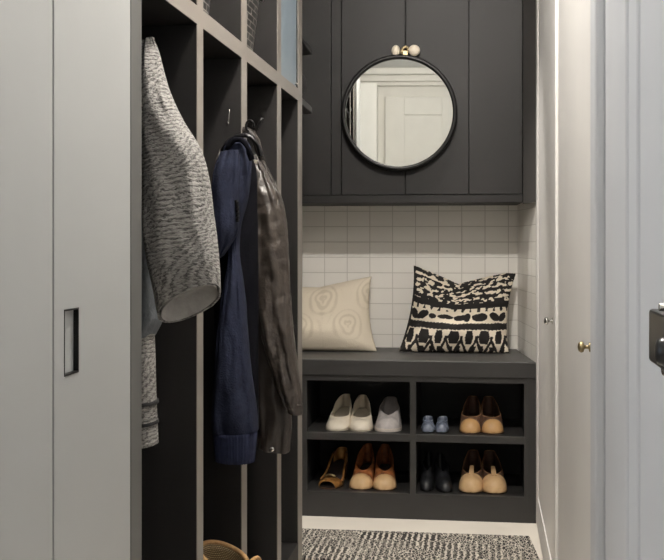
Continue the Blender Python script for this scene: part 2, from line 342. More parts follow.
# ================= coat lockers =================
L = thing('coat_lockers', 'dark open coat lockers with taupe face frame and upper cubbies along the left wall', 'locker', (-.76, 2.3, 0))
XB = -.95
edges = [(ys(197.2, XL), ys(203.2, XL)), (ys(241.8, XL), ys(247.0, XL)), (ys(277.6, XL), ys(281.2, XL))]
E0, E1 = ys(298.2, XL), ys(302.2, XL)
RZ0, RZ1 = zs(86.2, XL, ys(279.5, XL)), zs(73.2, XL, ys(279.5, XL))
TOP = 2.34
link('back_panel', boxes((-.972, XB, NP0, E1, 0, TOP)), M['cab_in'], L)
link('end_panel', boxes((XB, XL, NP0, NP1, 0, TOP)), M['endgrey'], L, bevel=.002)
link('end_panel', boxes((XB, XL - .002, E0 + .001, E1, 0, TOP)), M['cab_in'], L)
link('stile', boxes((XL - .002, XL, E0, E1, 0, TOP)), M['frame'], L)
for a, b in edges:
    mid = (a + b) / 2
    link('divider', boxes((XB, XL - .002, a + .001, b - .001, .08, RZ0 - .001), (XB, XL - .002, a + .001, b - .001, RZ1, TOP - .04)), M['cab_in'], L)
    link('stile', boxes((XL - .002, XL, a, b, .08, RZ0), (XL - .002, XL, a, b, RZ1, TOP - .04)), M['frame'], L)
link('shelf', boxes((XB, XL - .002, NP1, E0 + .001, RZ0 + .001, RZ1 - .001)), M['cab_in'], L)
link('rail', boxes((XL - .002, XL, NP1, E0, RZ0, RZ1)), M['frame'], L)
link('top_board', boxes((XB, XL, NP1, E0, TOP - .04, TOP)), M['cab_in'], L)
link('base', boxes((XB, XL, NP1, E0, 0, .08)), M['cab_in'], L)
# frosted infill in the last upper cubby
g = link('glass_door', boxes((XL - .016, XL - .006, edges[2][1], E0, RZ1, TOP - .04)), M['frost'], L)
g['label'] = 'frosted blue grey glass door'
bm = bmesh.new(); lathe(bm, [(.004, 0), (.004, .006), (.0015, .008)], (XL - .006, E0 - .02, RZ1 + .012), 'X', 12)
kb = link('knob', bm, M['chrome'], None); kb.parent = g
def hook(base, out, r=.0035):
    base = Vector(base); out = Vector(out)
    bm = bmesh.new(); p = []
    for i in range(9):
        a = i / 8
        p.append(base + out * a + Vector((0, 0, -.012 * math.sin(a * math.pi) + (.02 * max(0, a - .6) / .4))))
    tube(bm, p, r, 8)
    return bm
# small silver hook on the divider of the second bay
dv = edges[1][0] + .001
def on_y(px, py, Y): return pt(px, py, Y)
hp = on_y(227.5, 121, dv)
o = link('coat_hook', hook(hp + Vector((0, 0, .0)), (.008, -.014, .006), .0014), M['chrome'], L, smooth=True); o['label'] = 'small silver hook'
o = link('coat_hook', hook((XL - .001, (edges[1][0] + edges[1][1]) / 2 + .005, zs(128, XL, edges[1][0])), (.045, -.012, .006), .004), M['black_metal'], L, smooth=True)
o['label'] = 'black peg holding the hanger'
o = link('coat_hook', hook((XL - .04, NP1 - .001, zs(52, XL, NP1)), (-.0, .05, .01), .004), M['black_metal'], L, smooth=True)

# ---- dark corner shelves past the end panel
s = thing('corner_shelves', 'black open corner shelves beyond the far end of the coat lockers', 'shelf', (-.77, 3.25, RZ0))
link('shelf_board', prism([(-.97, E1 + .004), (XL - .004, E1 + .004), (XL - .012, 3.33), (-.75, 3.42), (-.97, 3.42)], RZ0, RZ0 + .022), M['bench_in'], s, bevel=.002)
link('shelf_board', prism([(-.97, E1 + .004), (XL - .004, E1 + .004), (XL - .012, 3.33), (-.75, 3.42), (-.97, 3.42)], RZ0 + .20, RZ0 + .215), M['bench_in'], s, bevel=.002)
link('support', boxes((-.97, -.95, E1 + .004, 3.42, RZ0 + .022, RZ0 + .20)), M['bench_in'], s)

# ================= bench with shoe cubbies =================
YF = 3.6
bz = lambda y: H - (y - HOR) * 3.578 / F
BX0, BX1 = -.97, XR - .003
ox = [xs(306.8, YF), xs(410.0, YF), xs(416.0, YF), xs(524.2, YF)]
Z_top, Z_slab = bz(361.4), bz(377.5)
Z_op, Z_s1, Z_s0, Z_b = bz(383), bz(436), bz(443.5), bz(496)
B = thing('storage_bench', 'charcoal built-in bench with four open shoe cubbies under the mirror', 'bench', (-.3, 3.8, 0))
def wallx(y): return XR + (XBR - XR) * (y - 3.602) / (YB - 3.602)
link('seat_top', prism([(BX0, YF - .008), (BX1, YF - .008), (wallx(YF + .01) - .004, YF + .01), (wallx(YB - .004) - .004, YB - .004), (BX0, YB - .004)], Z_slab, Z_top), M['bench'], B, bevel=.003)
yb2 = YF + .36
link('front_frame', boxes((BX0, ox[0], YF, YF + .02, 0, Z_slab), (ox[1], ox[2], YF, YF + .02, Z_b, Z_slab), (ox[3], BX1, YF, YF + .02, 0, Z_slab),
     (ox[0], ox[1], YF, YF + .02, Z_op, Z_slab), (ox[2], ox[3], YF, YF + .02, Z_op, Z_slab), (ox[0], ox[3], YF, YF + .02, 0, Z_b)), M['bench'], B)
link('shelf', boxes((ox[0] - .01, (ox[1] + ox[2]) / 2 - .006, YF + .002, yb2, Z_s0, Z_s1)), M['bench'], B, bevel=.001)
link('shelf', boxes(((ox[1] + ox[2]) / 2 + .006, ox[3], YF + .002, yb2, Z_s0, Z_s1)), M['bench'], B, bevel=.001)
link('divider', boxes(((ox[1] + ox[2]) / 2 - .006, (ox[1] + ox[2]) / 2 + .006, YF + .02, yb2, Z_b, Z_slab)), M['bench_in'], B)
link('lining', boxes((ox[0] - .012, ox[3] + .012, yb2, yb2 + .012, 0, Z_slab), (ox[0] - .024, ox[0] - .012, YF + .02, yb2 + .012, 0, Z_slab), (ox[3], ox[3] + .012, YF + .02, yb2, 0, Z_slab), (ox[0] - .012, ox[3], YF + .02, yb2, Z_slab - .006, Z_slab)), M['bench_in'], B)
link('bottom_board', boxes((ox[0] - .012, ox[3], YF + .02, yb2, Z_b - .02, Z_b)), M['bench'], B)
o = link('inset_bead', boxes((xs(527.0, YF), xs(528.2, YF), YF - .002, YF, Z_b - .02, Z_slab - .006)), M['bench'], B)

# ================= upper cabinets =================
YU = 3.74
uz = lambda y: H - (y - HOR) * 3.72 / F
Z_u0 = uz(202.6); Z_u1 = uz(194.4)
U = thing('wall_cabinet', 'charcoal wall cabinets with flat doors above the bench and white tile', 'cabinet', (-.3, 3.88, Z_u0))
UX1 = xs(523, YU)
link('carcass', prism([(-.97, YU), (UX1, YU), (min(UX1, wallx(YB) - .004), YB - .004), (-.97, YB - .004)], Z_u0, 2.36), M['cab'], U)
gap = .0016
def slab(x0, x1, zb=Z_u1):
    return link('door', boxes((x0 + gap, x1 - gap, YU - .018, YU, zb, 2.35)), M['cab'], U, bevel=.0012)
slab(-.97, xs(332, YU)); slab(xs(342, YU), xs(405.8, YU)); slab(xs(405.8, YU), xs(469, YU)); slab(xs(469, YU), UX1 - .002)
link('stile', boxes((xs(332, YU) + gap, xs(342, YU) - gap, YU - .018, YU, Z_u1, 2.35)), M['cab'], U)
link('bottom_rail', boxes((-.97, UX1 - .002, YU - .016, YU, Z_u0, Z_u1 - .002)), M['cab'], U, bevel=.001)
link('side_panel', prism([(UX1, YU - .018), (XR - .004, 3.606), (wallx(YU) - .003, YU), (wallx(YB) - .003, YB - .004), (UX1, YB - .004)] if wallx(YB) - .003 > UX1 else [(UX1 + .0005, YU - .018), (XR - .004, 3.606), (wallx(YU) - .003, YU), (UX1 + .0005, YU + .04)], Z_u0 - .004, 2.36), M['sidegrey'], U)

# ================= round mirror =================
YM = YU - .018
mx, mz = xs(399, YM - .02), zs(113, xs(399, YM - .02), YM - .02)
R = 58.2 * 3.7 / F
ROT = math.radians(2.4)
mir = thing('round_mirror', 'round mirror in thin black frame hung on the dark wall cabinet doors', 'mirror', (mx, YM - .012, mz), rz=0)
mir.rotation_euler = (0, 0, ROT)
bm = bmesh.new()
prof = [(R, .0), (R, -.020), (R - .004, -.024), (R - .014, -.024), (R - .0165, -.020), (R - .0165, -.012), (R - .0165, 0)]
rings = []
for r, y in prof:
    rings.append([bm.verts.new((r * math.cos(2 * math.pi * k / 96), y, r * math.sin(2 * math.pi * k / 96))) for k in range(96)])
for i in range(len(rings)):
    A, Bq = rings[i], rings[(i + 1) % len(rings)]
    for k in range(96): bm.faces.new([A[k], A[(k + 1) % 96], Bq[(k + 1) % 96], Bq[k]])
link_local('frame', bm, M['black_metal'], mir, smooth=True)
bm = bmesh.new(); lathe(bm, [(R - .0165, -.006), (R - .0165, -.013)], (0, 0, 0), 'Y', 96)
link_local('mirror_glass', bm, M['mirror'], mir)
# hanging clasp on top: two ivory knobs and a brass saddle, thin cord up
kx = (405.5 - 399) * 3.7 / F
def ball(cx, cz, rx, rz_, nm, m):
    bm = bmesh.new(); bmesh.ops.create_uvsphere(bm, u_segments=20, v_segments=12, radius=1)
    for v in bm.verts: v.co = Vector((cx + v.co.x * rx, -.012 + v.co.y * .016, cz + v.co.z * rz_))
    return link_local(nm, bm, m, mir, smooth=True)
ball(kx - .036, R + .015, .016, .021, 'clasp_knob', M['ivory']); ball(kx + .032, R + .015, .022, .021, 'clasp_knob', M['ivory'])
bm = bmesh.new(); tube(bm, [(kx - .019 + .038 * i / 12, -.012, R + .006 + .022 * math.sin(math.pi * i / 12)) for i in range(13)], .0065, 10)
box(bm, kx - .010, kx + .008, -.018, -.006, R - .002, R + .014)
link_local('clasp', bm, M['brass'], mir, smooth=False, bevel=.002)
bm = bmesh.new(); tube(bm, [(kx, -.006, R + .018), (kx, -.006, R + .3), (kx, -.006, 2.40 - mz)], .0022, 8)
link_local('cord', bm, M['black_cloth'], mir)

# ================= right closet =================
T = thing('tall_closet', 'tall white two-door closet along the right wall', 'cabinet', (XR + .2, 2.6, 0))
link('carcass', boxes((XR + .02, XR + .45, 1.66, 3.598, 0, CE - .02)), M['white_right'], T)
def shaker(y0, y1, st=.055, lift=.009):
    bm = boxes((XR, XR + .018, y0, y1, .012, 2.38))
    for b in ((y0, y0 + st), (y1 - st, y1)): box(bm, XR - lift, XR, b[0], b[1], .012, 2.38)
    box(bm, XR - lift, XR, y0 + st, y1 - st, .012, .12); box(bm, XR - lift, XR, y0 + st, y1 - st, 2.28, 2.38)
    return link('door', bm, M['white_right'], T, bevel=.0035)
d1 = shaker(2.62, 3.592, .1, .004); d2c = shaker(1.675, 2.612, .07)
def knob(par, y, z, col=M['brass'], x=XR - .006, sc=1.):
    bm = bmesh.new(); lathe(bm, [(.010 * sc, 0), (.010 * sc, -.002), (.004 * sc, -.003), (.0035 * sc, -.012 * sc), (.010 * sc, -.014 * sc), (.012 * sc, -.019 * sc), (.009 * sc, -.024 * sc), (.002, -.026 * sc)], (x, y, z), 'X', 20)
    o = link('knob', bm, col, None, smooth=True); o.parent = par; o['label'] = 'small round metal knob'
k1y = ys(547.5, XR - .018); k2y = ys(591, XR - .02)
knob(d1, k1y if k1y > 2.64 else 2.66, zs(321, XR - .018, k1y), M['chrome'], XR - .004, .9)
knob(d2c, max(k2y, 1.70), zs(347, XR - .02, max(k2y, 1.70)), M['brass'], XR - .009, .8)

# ---- black door lock at the right edge
PX_ = XR - .030
yl1 = ys(648.5, PX_)
lk = link('door_handle', boxes((PX_, XR - .0101, yl1 - .16, yl1, zs(361, PX_, yl1), zs(308.5, PX_, yl1))), M['black_plastic'], None, bevel=.003); lk.parent = d2; lk['label'] = 'black rectangular door lock with round knob'
ky = .80
bm = bmesh.new(); lathe(bm, [(.008, 0), (.006, -.005), (.010, -.008), (.0115, -.015), (.010, -.020), (.005, -.022)], (PX_, ky, zs(352, .15, ky)), 'X', 28)
link('knob', bm, M['black_plastic'], lk, smooth=True)
bm = bmesh.new(); lathe(bm, [(.010, 0), (.010, -.010), (.008, -.012)], (XR - .0105, yl1 - .03, zs(366, XR - .02, yl1 - .03)), 'X', 20)
o = link('keyhole_cover', bm, M['chrome'], lk, smooth=True); o['label'] = 'chrome keyhole cover'
bm = bmesh.new(); lathe(bm, [(.004, 0), (.004, -.014), (.003, -.015)], (XR - .0105, yl1 - .03, zs(305.5, XR - .02, yl1)), 'X', 16)
o = link('screw_cap', bm, M['chrome'], lk, smooth=True); o['label'] = 'small chrome cap'

# ================= rug =================
def fl(px, py):                     # the floor point seen at a photo position
    lo, hi = .5, 6.
    for _ in range(50):
        m_ = (lo + hi) / 2
        if pt(px, py, m_).z > 0: lo = m_
        else: hi = m_
    q_ = pt(px, py, lo); return (q_.x, q_.y)
A_, B_ = fl(285, 530.4), fl(529.5, 538.6)
dx_, dy_ = B_[0] - A_[0], B_[1] - A_[1]
bm = prism([(A_[0], A_[1]), (A_[0] + .02, E1 + .012), (B_[0] + .028, E1 + .012), B_], .0005, .010)
tag(link('small_rug', bm, M['rug'], bevel=.003), 'black and cream patterned rug on the pale floor in front of the bench', 'rug')

# ================= cushions =================
def cushion(name, corners, Yb, Yt, thick, dip, pat, m, label, nu=120, nv=100, side=(0, 0), bot=0., wr=.004):
    # corners TL TR BL BR in photo pixels
    bm = bmesh.new(); lay = bm.verts.layers.float.new('pattern')
    P = [pt(*corners[0], Yt), pt(*corners[1], Yt), pt(*corners[2], Yb), pt(*corners[3], Yb)]
    P[2].z = P[3].z = Z_top + .0015
    TL, TR, BL, BR = P
    org = (BL + BR) / 2
    grids = []
    for sgn in (-1, 1):
        g = []
        for j in range(nv + 1):
            v = j / nv; row = []
            for i in range(nu + 1):
                u = i / nu
                p = (TL * (1 - u) + TR * u) * (1 - v) + (BL * (1 - u) + BR * u) * v
                du = (1 - (2 * u - 1) ** 2); dv = (1 - (2 * v - 1) ** 2)
                p = p.copy()
                p.z -= dip * (max(0, 1 - abs(2 * u - 1 + side[0]) / .98) ** 1.15) * (1 - v) ** 2.2
                # edges pinch inward between the corners
                p.x += (.035 * dv) * (1 - 2 * u) * .55 * (abs(2 * u - 1) ** 3)
                p.z += -bot * du * (2 * v - 1) * (abs(2 * v - 1) ** 3) * -1
                t = thick * (max(du, 0) ** .55) * (max(dv, 0) ** .55)
                w = wr * noise.noise(Vector((u * 5, v * 5, 3 + sgn))) * min(1, du * 3) * min(1, dv * 3)
                p.y += sgn * (t + w) if sgn < 0 else t * .55
                vt = bm.verts.new(p - org)
                vt[lay] = pat(u, v) if sgn < 0 else .0
                row.append(vt)
            g.append(row)
        grids.append(g)
    for gi, g in enumerate(grids):
        for j in range(nv):
            for i in range(nu):
                q = [g[j][i], g[j][i + 1], g[j + 1][i + 1], g[j + 1][i]]
                bm.faces.new(q if gi else q[::-1])
    bmesh.ops.remove_doubles(bm, verts=bm.verts[:], dist=.00002)
    o = link(name, bm, m, smooth=True); o.location = org
    tag(o, label, 'cushion')
    return o
def nz(x, y, s=0): return noise.noise(Vector((x, y, s)))
def ikat(u, v):
    wob = .012 * nz(u * 9, v * 9, 7)
    vv = v + wob - .05 * (1 - (2 * u - 1) ** 2) * max(0, .6 - v)
    b = 0.
    if u < .03 + .02 * nz(v * 20, 1): return 1.
    if vv < .34:
        r = math.floor(vv / .075); f = vv / .075 - r
        k = nz(u * 17 + r * 5.3, v * 20, 2) + .5 * nz(u * 40, v * 44, 6) + .22 * math.sin(f * 2 * math.pi + 2 * nz(u * 8, r, 5))
        b = 1. if k > -.12 else 0.
    elif vv < .42: b = 1.
    elif vv < .47:
        b = 1. if math.sin(u * 85) + 1.2 * nz(u * 20, v * 22, 4) > .55 else 0.
    elif vv < .62:
        f = (vv - .545) / .075
        for cx, w_, h_, tl in ((.07, .04, .8, .5), (.16, .05, .8, -.9), (.26, .035, .42, 0), (.385, .075, .38, .1), (.53, .07, .55, -.2), (.585, .03, .9, 0), (.70, .075, .75, -.0), (.85, .05, .8, .9), (.93, .04, .8, -.5)):
            du = (u - cx - tl * f * .04) / w_
            if du * du + (f / h_) ** 2 < 1 + .25 * nz(u * 30, v * 30, 3):
                b = 1.
        if .36 < u < .42 and abs(f) < .12: b = 1.
    elif vv < .70 + .012 * ((u * 26) % 1): b = 1. if vv > .63 - .010 * ((u * 30) % 1) else 0.
    else:
        f = (vv - .70) / .30
        k = math.floor(u * 7.2); c = (k + .5) / 7.2; d_ = abs(u - c) * 7.2
        a = 1 if k % 2 else 0
        w_ = (.36 - .5 * abs(f - .34) ** 1.1) * (1.1 if a else .75)
        if d_ < w_ and .06 < f < .62: b = 1.
        edge = abs(abs(u * 7.2 - k - .5) - (.5 - .42 * max(0, f - .45) / .55) * 1.) 
        if f > .28 and edge < .10 + .06 * nz(u * 20, v * 20): b = 1.
        if f > .72 and math.sin(u * 70 + 3 * nz(u * 8, v * 8)) > .1: b = 1.
        if f > .955: b = 1.
    return b
cushion('throw_cushion', [(413.5, 264), (516, 273.5), (398.5, 354.5), (509, 356.5)], 3.87, 3.955, .072, .062, ikat, M['ikat'],
        'black and cream ikat cushion with chopped top at the right end of the bench', 170, 150, side=(.12, 0))
def damask(u, v):
    a = 0.
    for cx, cy in ((.78, .62), (.34, .62), (.56, .22), (.12, .22), (1., .22)):
        x, y = (u - cx) * 1.3, v - cy
        r = math.hypot(x, y); th = math.atan2(y, abs(x))
        a = max(a, (.5 + .5 * math.sin(r * 75 + 2.2 * math.sin(2 * th + 9 * r))) * max(0, 1 - (r * 3.4) ** 3))
    st = .5 + .5 * math.sin(u * 60 + 6 * v * (u - .5))
    return min(1, .75 * a + .35 * st * max(0, 1 - abs(u - .56) * 7) + .25 * max(0, nz(u * 60, v * 60, 1)))
cushion('throw_cushion', [(268, 287), (371.5, 276.5), (262, 355), (377, 351)], 3.87, 3.95, .075, .022, damask, M['damask'],
        'plain cream damask cushion at the left end of the bench', 120, 100)

# ================= shoes =================
def sm(a, b, x):
    t = min(1, max(0, (x - a) / (b - a))); return t * t * (3 - 2 * t)
def shoe_section(s, q):
    W = q['W'] / 2; tr = q.get('toe_round', .28); pw = q.get('pw', 2.2)
    w = W
    if s < tr: w *= max(0.0, (1 - ((tr - s) / tr) ** pw)) ** (1 / pw)
    w *= 1 - q.get('waist', .22) * sm(.3, .62, s) - q.get('heel_in', .16) * sm(.62, .9, s)
    if s > .88: w *= max(.0, 1 - ((s - .88) / .12) ** 2.2) ** .5
    lift = q['lift'] * sm(.38, .86, s)
    h = q['toe_h'] * max(.0, 1 - (1 - min(1, s / .24)) ** 2.2) ** .5 + (q['side_h'] - q['toe_h']) * sm(.22, .5, s) + (q['back_h'] - q['side_h']) * sm(.6, 1, s)
    c = 0. if s <= q['vamp'] else min(1, ((s - q['vamp']) / q.get('open', .14))) ** .55
    return w, lift, h, c
def shell(q, s0, s1, n=40, m=9, off=0.):
    bm = bmesh.new(); rows = []
    for i in range(n + 1):
        f = i / n; f = .5 - .5 * math.cos(math.pi * f)
        s = s0 + (s1 - s0) * f
        w, lf, h, c = shoe_section(s, q); row = []
        y = (s - .0) * q['L']
        lean = q.get('lean', .1) * q['L'] * sm(.8, 1, s)
        def P(t, sg):
            x = (w + off) * ((1 - t * t) + t * t * c * .86) ; z = lf + (h + off) * math.sin(t * math.pi / 2)
            return (sg * x, y + lean * t, z + .004)
        for j in range(m): row.append(P(j / (m - 1), -1))
        for j in reversed(range(m - (1 if False else 0))): row.append(P(j / (m - 1), 1))
        rows.append([bm.verts.new(p) for p in row])
    for A, Bq in zip(rows, rows[1:]):
        for k in range(len(A) - 1):
            if k == m - 1:
                continue
            bm.faces.new([A[k], A[k + 1], Bq[k + 1], Bq[k]])
    bmesh.ops.remove_doubles(bm, verts=bm.verts[:], dist=.0002)
    return bm
def slabmesh(q, t0, t1, grow=1., n=36, s0=0., s1=1.):      # flat layer following the sole line
    bm = bmesh.new(); A = []
    for i in range(n + 1):
        s = s0 + (s1 - s0) * (.5 - .5 * math.cos(math.pi * i / n)); w, lf, h, c = shoe_section(s, q); w = max(w, .0008); y = s * q['L']; w *= grow
        A.append([bm.verts.new(p) for p in ((-w, y, lf + t0), (w, y, lf + t0), (w, y, lf + t1), (-w, y, lf + t1))])
    for a, b in zip(A, A[1:]):
        for k in range(4): bm.faces.new([a[k], a[(k + 1) % 4], b[(k + 1) % 4], b[k]])
    bm.faces.new(A[0][::-1]); bm.faces.new(A[-1]); return bm
def solid(o, t):
    md = o.modifiers.new('thickness', 'SOLIDIFY'); md.thickness = t; md.offset = -1; return o
def heel(q, th=.55):
    bm = bmesh.new(); w = q['W'] / 2 * .62; yA, yB = q['L'] * .80, q['L'] * .985
    top = q['lift'] - .001; ww = w * th; yC = q['L'] * (.985 - .185 * th)
    a = [bm.verts.new(p) for p in ((-ww, yC, -.004 * 0), (ww, yC, 0), (ww, yB, 0), (-ww, yB, 0))]
    b = [bm.verts.new(p) for p in ((-w, yA, top - .004), (w, yA, top - .004), (w * .8, yB, top), (-w * .8, yB, top))]
    bm.faces.new(a[::-1]); bm.faces.new(b)
    for k in range(4): bm.faces.new([a[k], a[(k + 1) % 4], b[(k + 1) % 4], b[k]])
    return bm
def shoe(label, group, px, py, Y, Wpx, q, mats, cap=0., yaw=0., cat='shoe', floor_z=0., name='pump_shoe'):
    q = dict(q); q['W'] = Wpx * Y / F
    X = xs(px, Y)
    r = thing(name, label, cat, (X, Y, floor_z + .0006), group, rz=yaw)
    if cap:
        o = solid(link_local('toe_cap', shell(q, .0, cap, 20, off=.0008), mats['cap'], r, smooth=True), .0022); o['label'] = mats.get('cap_label', 'paler toe cap')
        solid(link_local('upper', shell(q, cap, 1), mats['upper'], r, smooth=True), .002)
    else:
        solid(link_local('upper', shell(q, 0, 1), mats['upper'], r, smooth=True), .002)
    if mats.get('edge'):
        bm = bmesh.new(); ptsL, ptsR = [], []
        for i in range(25):
            s = q['vamp'] + (.995 - q['vamp']) * (.5 - .5 * math.cos(math.pi * i / 24)); w, lf, h, c = shoe_section(s, q)
            yy = s * q['L'] + q.get('lean', .1) * q['L'] * sm(.8, 1, s)
            ptsL.append((-w * c * .86, yy, lf + h + .004)); ptsR.append((w * c * .86, yy, lf + h + .004))
        tube(bm, ptsL + ptsR[::-1][1:-1], .0018, 6, True)
        o = link_local('topline', bm, mats['edge'], r, smooth=True)
    if mats.get('strap'):
        bm = bmesh.new(); A = []
        for i in range(10):
            s = .22 + .2 * i / 9; w, lf, h, c = shoe_section(min(s, q['vamp'] - .001), q)
            zz = lf + h + .006 + max(0, s - .28) * .16; ww = .011 - .003 * i / 9
            A.append([bm.verts.new(p) for p in ((-ww, s * q['L'], zz - .002), (ww, s * q['L'], zz - .002), (ww * .8, s * q['L'], zz + .003), (-ww * .8, s * q['L'], zz + .003))])
        for a_, b_ in zip(A, A[1:]):
            for k in range(4): bm.faces.new([a_[k], a_[(k + 1) % 4], b_[(k + 1) % 4], b_[k]])
        bm.faces.new(A[0][::-1]); bm.faces.new(A[-1])
        o = link_local('tongue', bm, mats['strap'], r, smooth=False, bevel=.0012); o['label'] = 'pale tan tongue'
    link_local('insole', slabmesh(q, .0045, .006, .93, s0=.06, s1=.97), mats['inside'], r)
    link_local('outsole', slabmesh(q, 0, .0042 + q.get('sole_t', 0), 1.03 if q.get('sole_t', 0) else 1.01), mats['sole'], r)
    if q['lift'] > .012: link_local('heel', heel(q, q.get('heel_th', .7)), mats['heel'], r, bevel=.001)
    return r
q_pump = dict(L=.20, lift=.052, toe_h=.036, side_h=.042, back_h=.050, vamp=.27, open=.16, lean=-.02, waist=.2, heel_in=.42)
FZ1, FZ0 = Z_s1, Z_b
cm = dict(upper=M['cream_leather'], inside=M['cream_inside'], sole=M['cream_inside'], heel=M['cream_leather'], edge=M['cream_leather'])
YS = YF + .03
shoe('cream pointed pump at the left end of the upper left cubby', 'cream pumps in the upper left cubby', 334.5, 432, YS, 25, q_pump, cm, yaw=-.1, floor_z=FZ1)
shoe('cream pump between its mate and the pale grey shoe, upper left cubby', 'cream pumps in the upper left cubby', 360.5, 432, YS, 24.5, dict(q_pump, lift=.05), cm, yaw=.08, floor_z=FZ1)
shoe('pale grey suede shoe with white sole in the upper left cubby', None, 387, 432, YS, 27, dict(L=.19, lift=.018, toe_h=.046, side_h=.056, back_h=.075, vamp=.33, open=.34, sole_t=.008, waist=.12, heel_in=.3, toe_round=.3),
     dict(upper=M['grey_suede'], inside=M['pink_inside'], sole=M['white_rubber'], heel=M['white_rubber']), yaw=.02, floor_z=FZ1, name='low_shoe')
tm = dict(upper=M['cognac'], cap=M['pale_tan'], inside=M['dark_inside'], sole=M['sole_brown'], heel=M['sole_brown'], edge=M['cognac'], cap_label='pale tan toe cap')
q_boot = dict(L=.20, lift=.05, toe_h=.046, side_h=.062, back_h=.078, vamp=.34, open=.2, lean=-.04, waist=.2, heel_in=.4, toe_round=.3, pw=2.6)
gl = 'tan toe-cap heels in the lower left cubby'
shoe('brown heel with pale tan toe cap beside the bronze sandal, lower left cubby', gl, 359, 490, YS, 24.5, q_boot, tm, .24, yaw=-.07, floor_z=FZ0)
shoe('brown heel with pale tan toe cap at the right end of the lower left cubby', gl, 384.5, 490, YS, 24.5, q_boot, tm, .24, yaw=.09, floor_z=FZ0)
bmx = dict(upper=M['dark_brown'], cap=M['tan'], inside=M['dark_inside'], sole=M['sole_brown'], heel=M['sole_brown'], edge=M['rim_brown'], cap_label='tan toe')
q_br = dict(L=.19, lift=.03, toe_h=.048, side_h=.058, back_h=.075, vamp=.26, open=.12, lean=-.03, waist=.14, heel_in=.36, toe_round=.3, pw=2.4)
gl = 'dark brown shoes with tan toes in the upper right cubby'
shoe('left shoe of the dark brown pair with tan toes, upper right cubby', gl, 469.5, 434, YS, 22.5, q_br, bmx, .17, yaw=-.06, floor_z=FZ1, name='loafer_shoe')
shoe('right shoe of the dark brown pair with tan toes, upper right cubby', gl, 493.5, 434, YS, 23, q_br, bmx, .17, yaw=.1, floor_z=FZ1, name='loafer_shoe')
lm = dict(upper=M['dark_brown'], cap=M['pale_tan'], inside=M['dark_inside'], sole=M['sole_brown'], heel=M['sole_brown'], edge=M['rim_brown'], strap=M['pale_tan'], cap_label='pale tan vamp')
q_lo = dict(L=.205, lift=.028, toe_h=.05, side_h=.062, back_h=.085, vamp=.3, open=.16, lean=-.04, waist=.14, heel_in=.34, toe_round=.3, pw=2.4)
gl = 'dark loafers with pale tan fronts in the lower right cubby'
shoe('left shoe of the loafer pair with pale tan fronts, lower right cubby', gl, 470.5, 495, YS, 24, q_lo, lm, .31, yaw=-.04, floor_z=FZ0, name='loafer_shoe')
shoe('right shoe of the loafer pair with pale tan fronts, lower right cubby', gl, 496, 495, YS, 24.5, q_lo, lm, .31, yaw=.12, floor_z=FZ0, name='loafer_shoe')
bk = dict(upper=M['black_leather'], inside=M['dark_inside'], sole=M['black_plastic'], heel=M['black_plastic'])
q_bk = dict(L=.19, lift=.022, toe_h=.040, side_h=.058, back_h=.075, vamp=.45, open=.25, waist=.1, heel_in=.4, toe_round=.35)
gl = 'small black shoes in the lower right cubby'
shoe('black shoe against the divider in the lower right cubby', gl, 426, 493, YS + .01, 15, q_bk, bk, yaw=.0, floor_z=FZ0, name='low_shoe')
shoe('black shoe beside the pale tan loafers in the lower right cubby', gl, 446, 493, YS, 17, q_bk, bk, yaw=.16, floor_z=FZ0, name='low_shoe')
sl = dict(upper=M['slate'], inside=M['dark_inside'], sole=M['black_plastic'], heel=M['black_plastic'])
q_sl = dict(L=.085, lift=.004, toe_h=.03, side_h=.034, back_h=.038, vamp=.4, open=.2, waist=.06, heel_in=.1, toe_round=.3, pw=3.2)
gl = 'small slate blue shoes in the upper right cubby'
for i, (px, lb) in enumerate(((428, 'tiny slate blue shoe next to the divider in the upper right cubby'), (441, 'tiny slate blue shoe toward the brown pair in the upper right cubby'))):
    r = shoe(lb, gl, px, 436, YS, 12, q_sl, sl, yaw=.05 * (1 - 2 * i), floor_z=FZ1, name='child_shoe')
    bm = bmesh.new(); ww = 12 * YS / F / 2
    tube(bm, [(ww * 1.06 * math.cos(math.pi * k / 10), .035, .006 + .034 * math.sin(math.pi * k / 10)) for k in range(11)], .003, 8)
    o = link_local('strap', bm, M['slate'], r, smooth=True)

# bronze slingback sandal
q_sd = dict(L=.20, lift=.062, toe_h=.030, side_h=.026, back_h=.052, vamp=.36, open=.2, lean=-.02, waist=.24, heel_in=.2, toe_round=.28, W=24 * YS / F)
r = thing('slingback_sandal', 'bronze slingback sandal with high heel in the lower left cubby', 'sandal', (xs(325.5, YS), YS, FZ0 + .0006), None, rz=-.2)
solid(link_local('toe_band', shell(q_sd, .08, .33, 16), M['bronze'], r, smooth=True), .003)
solid(link_local('heel_cup', shell(q_sd, .8, 1, 16), M['bronze'], r, smooth=True), .0025)
for sg in (-1, 1):
    bm = bmesh.new(); p = []
    for i in range(9):
        s = .30 + .54 * i / 8; w, lf, h, c = shoe_section(s, q_sd)
        p.append((sg * w * .95, s * q_sd['L'], lf + .022 + .022 * i / 8))
    tube(bm, p, .0042, 8); link_local('side_strap', bm, M['bronze'], r, smooth=True)
bm = bmesh.new(); tube(bm, [((-.02 + .04 * i / 6), .05, .037 + .006 * math.sin(i * math.pi / 6)) for i in range(7)], .005, 8)
o = link_local('bow', bm, M['brass'], r, smooth=True); o['label'] = 'metallic knot on the toe band'
link_local('insole', slabmesh(q_sd, .0045, .006, .93, s0=.04, s1=.97), M['dark_inside'], r)
link_local('outsole', slabmesh(q_sd, 0, .0042), M['sole_brown'], r); link_local('heel', heel(q_sd, .45), M['sole_brown'], r)

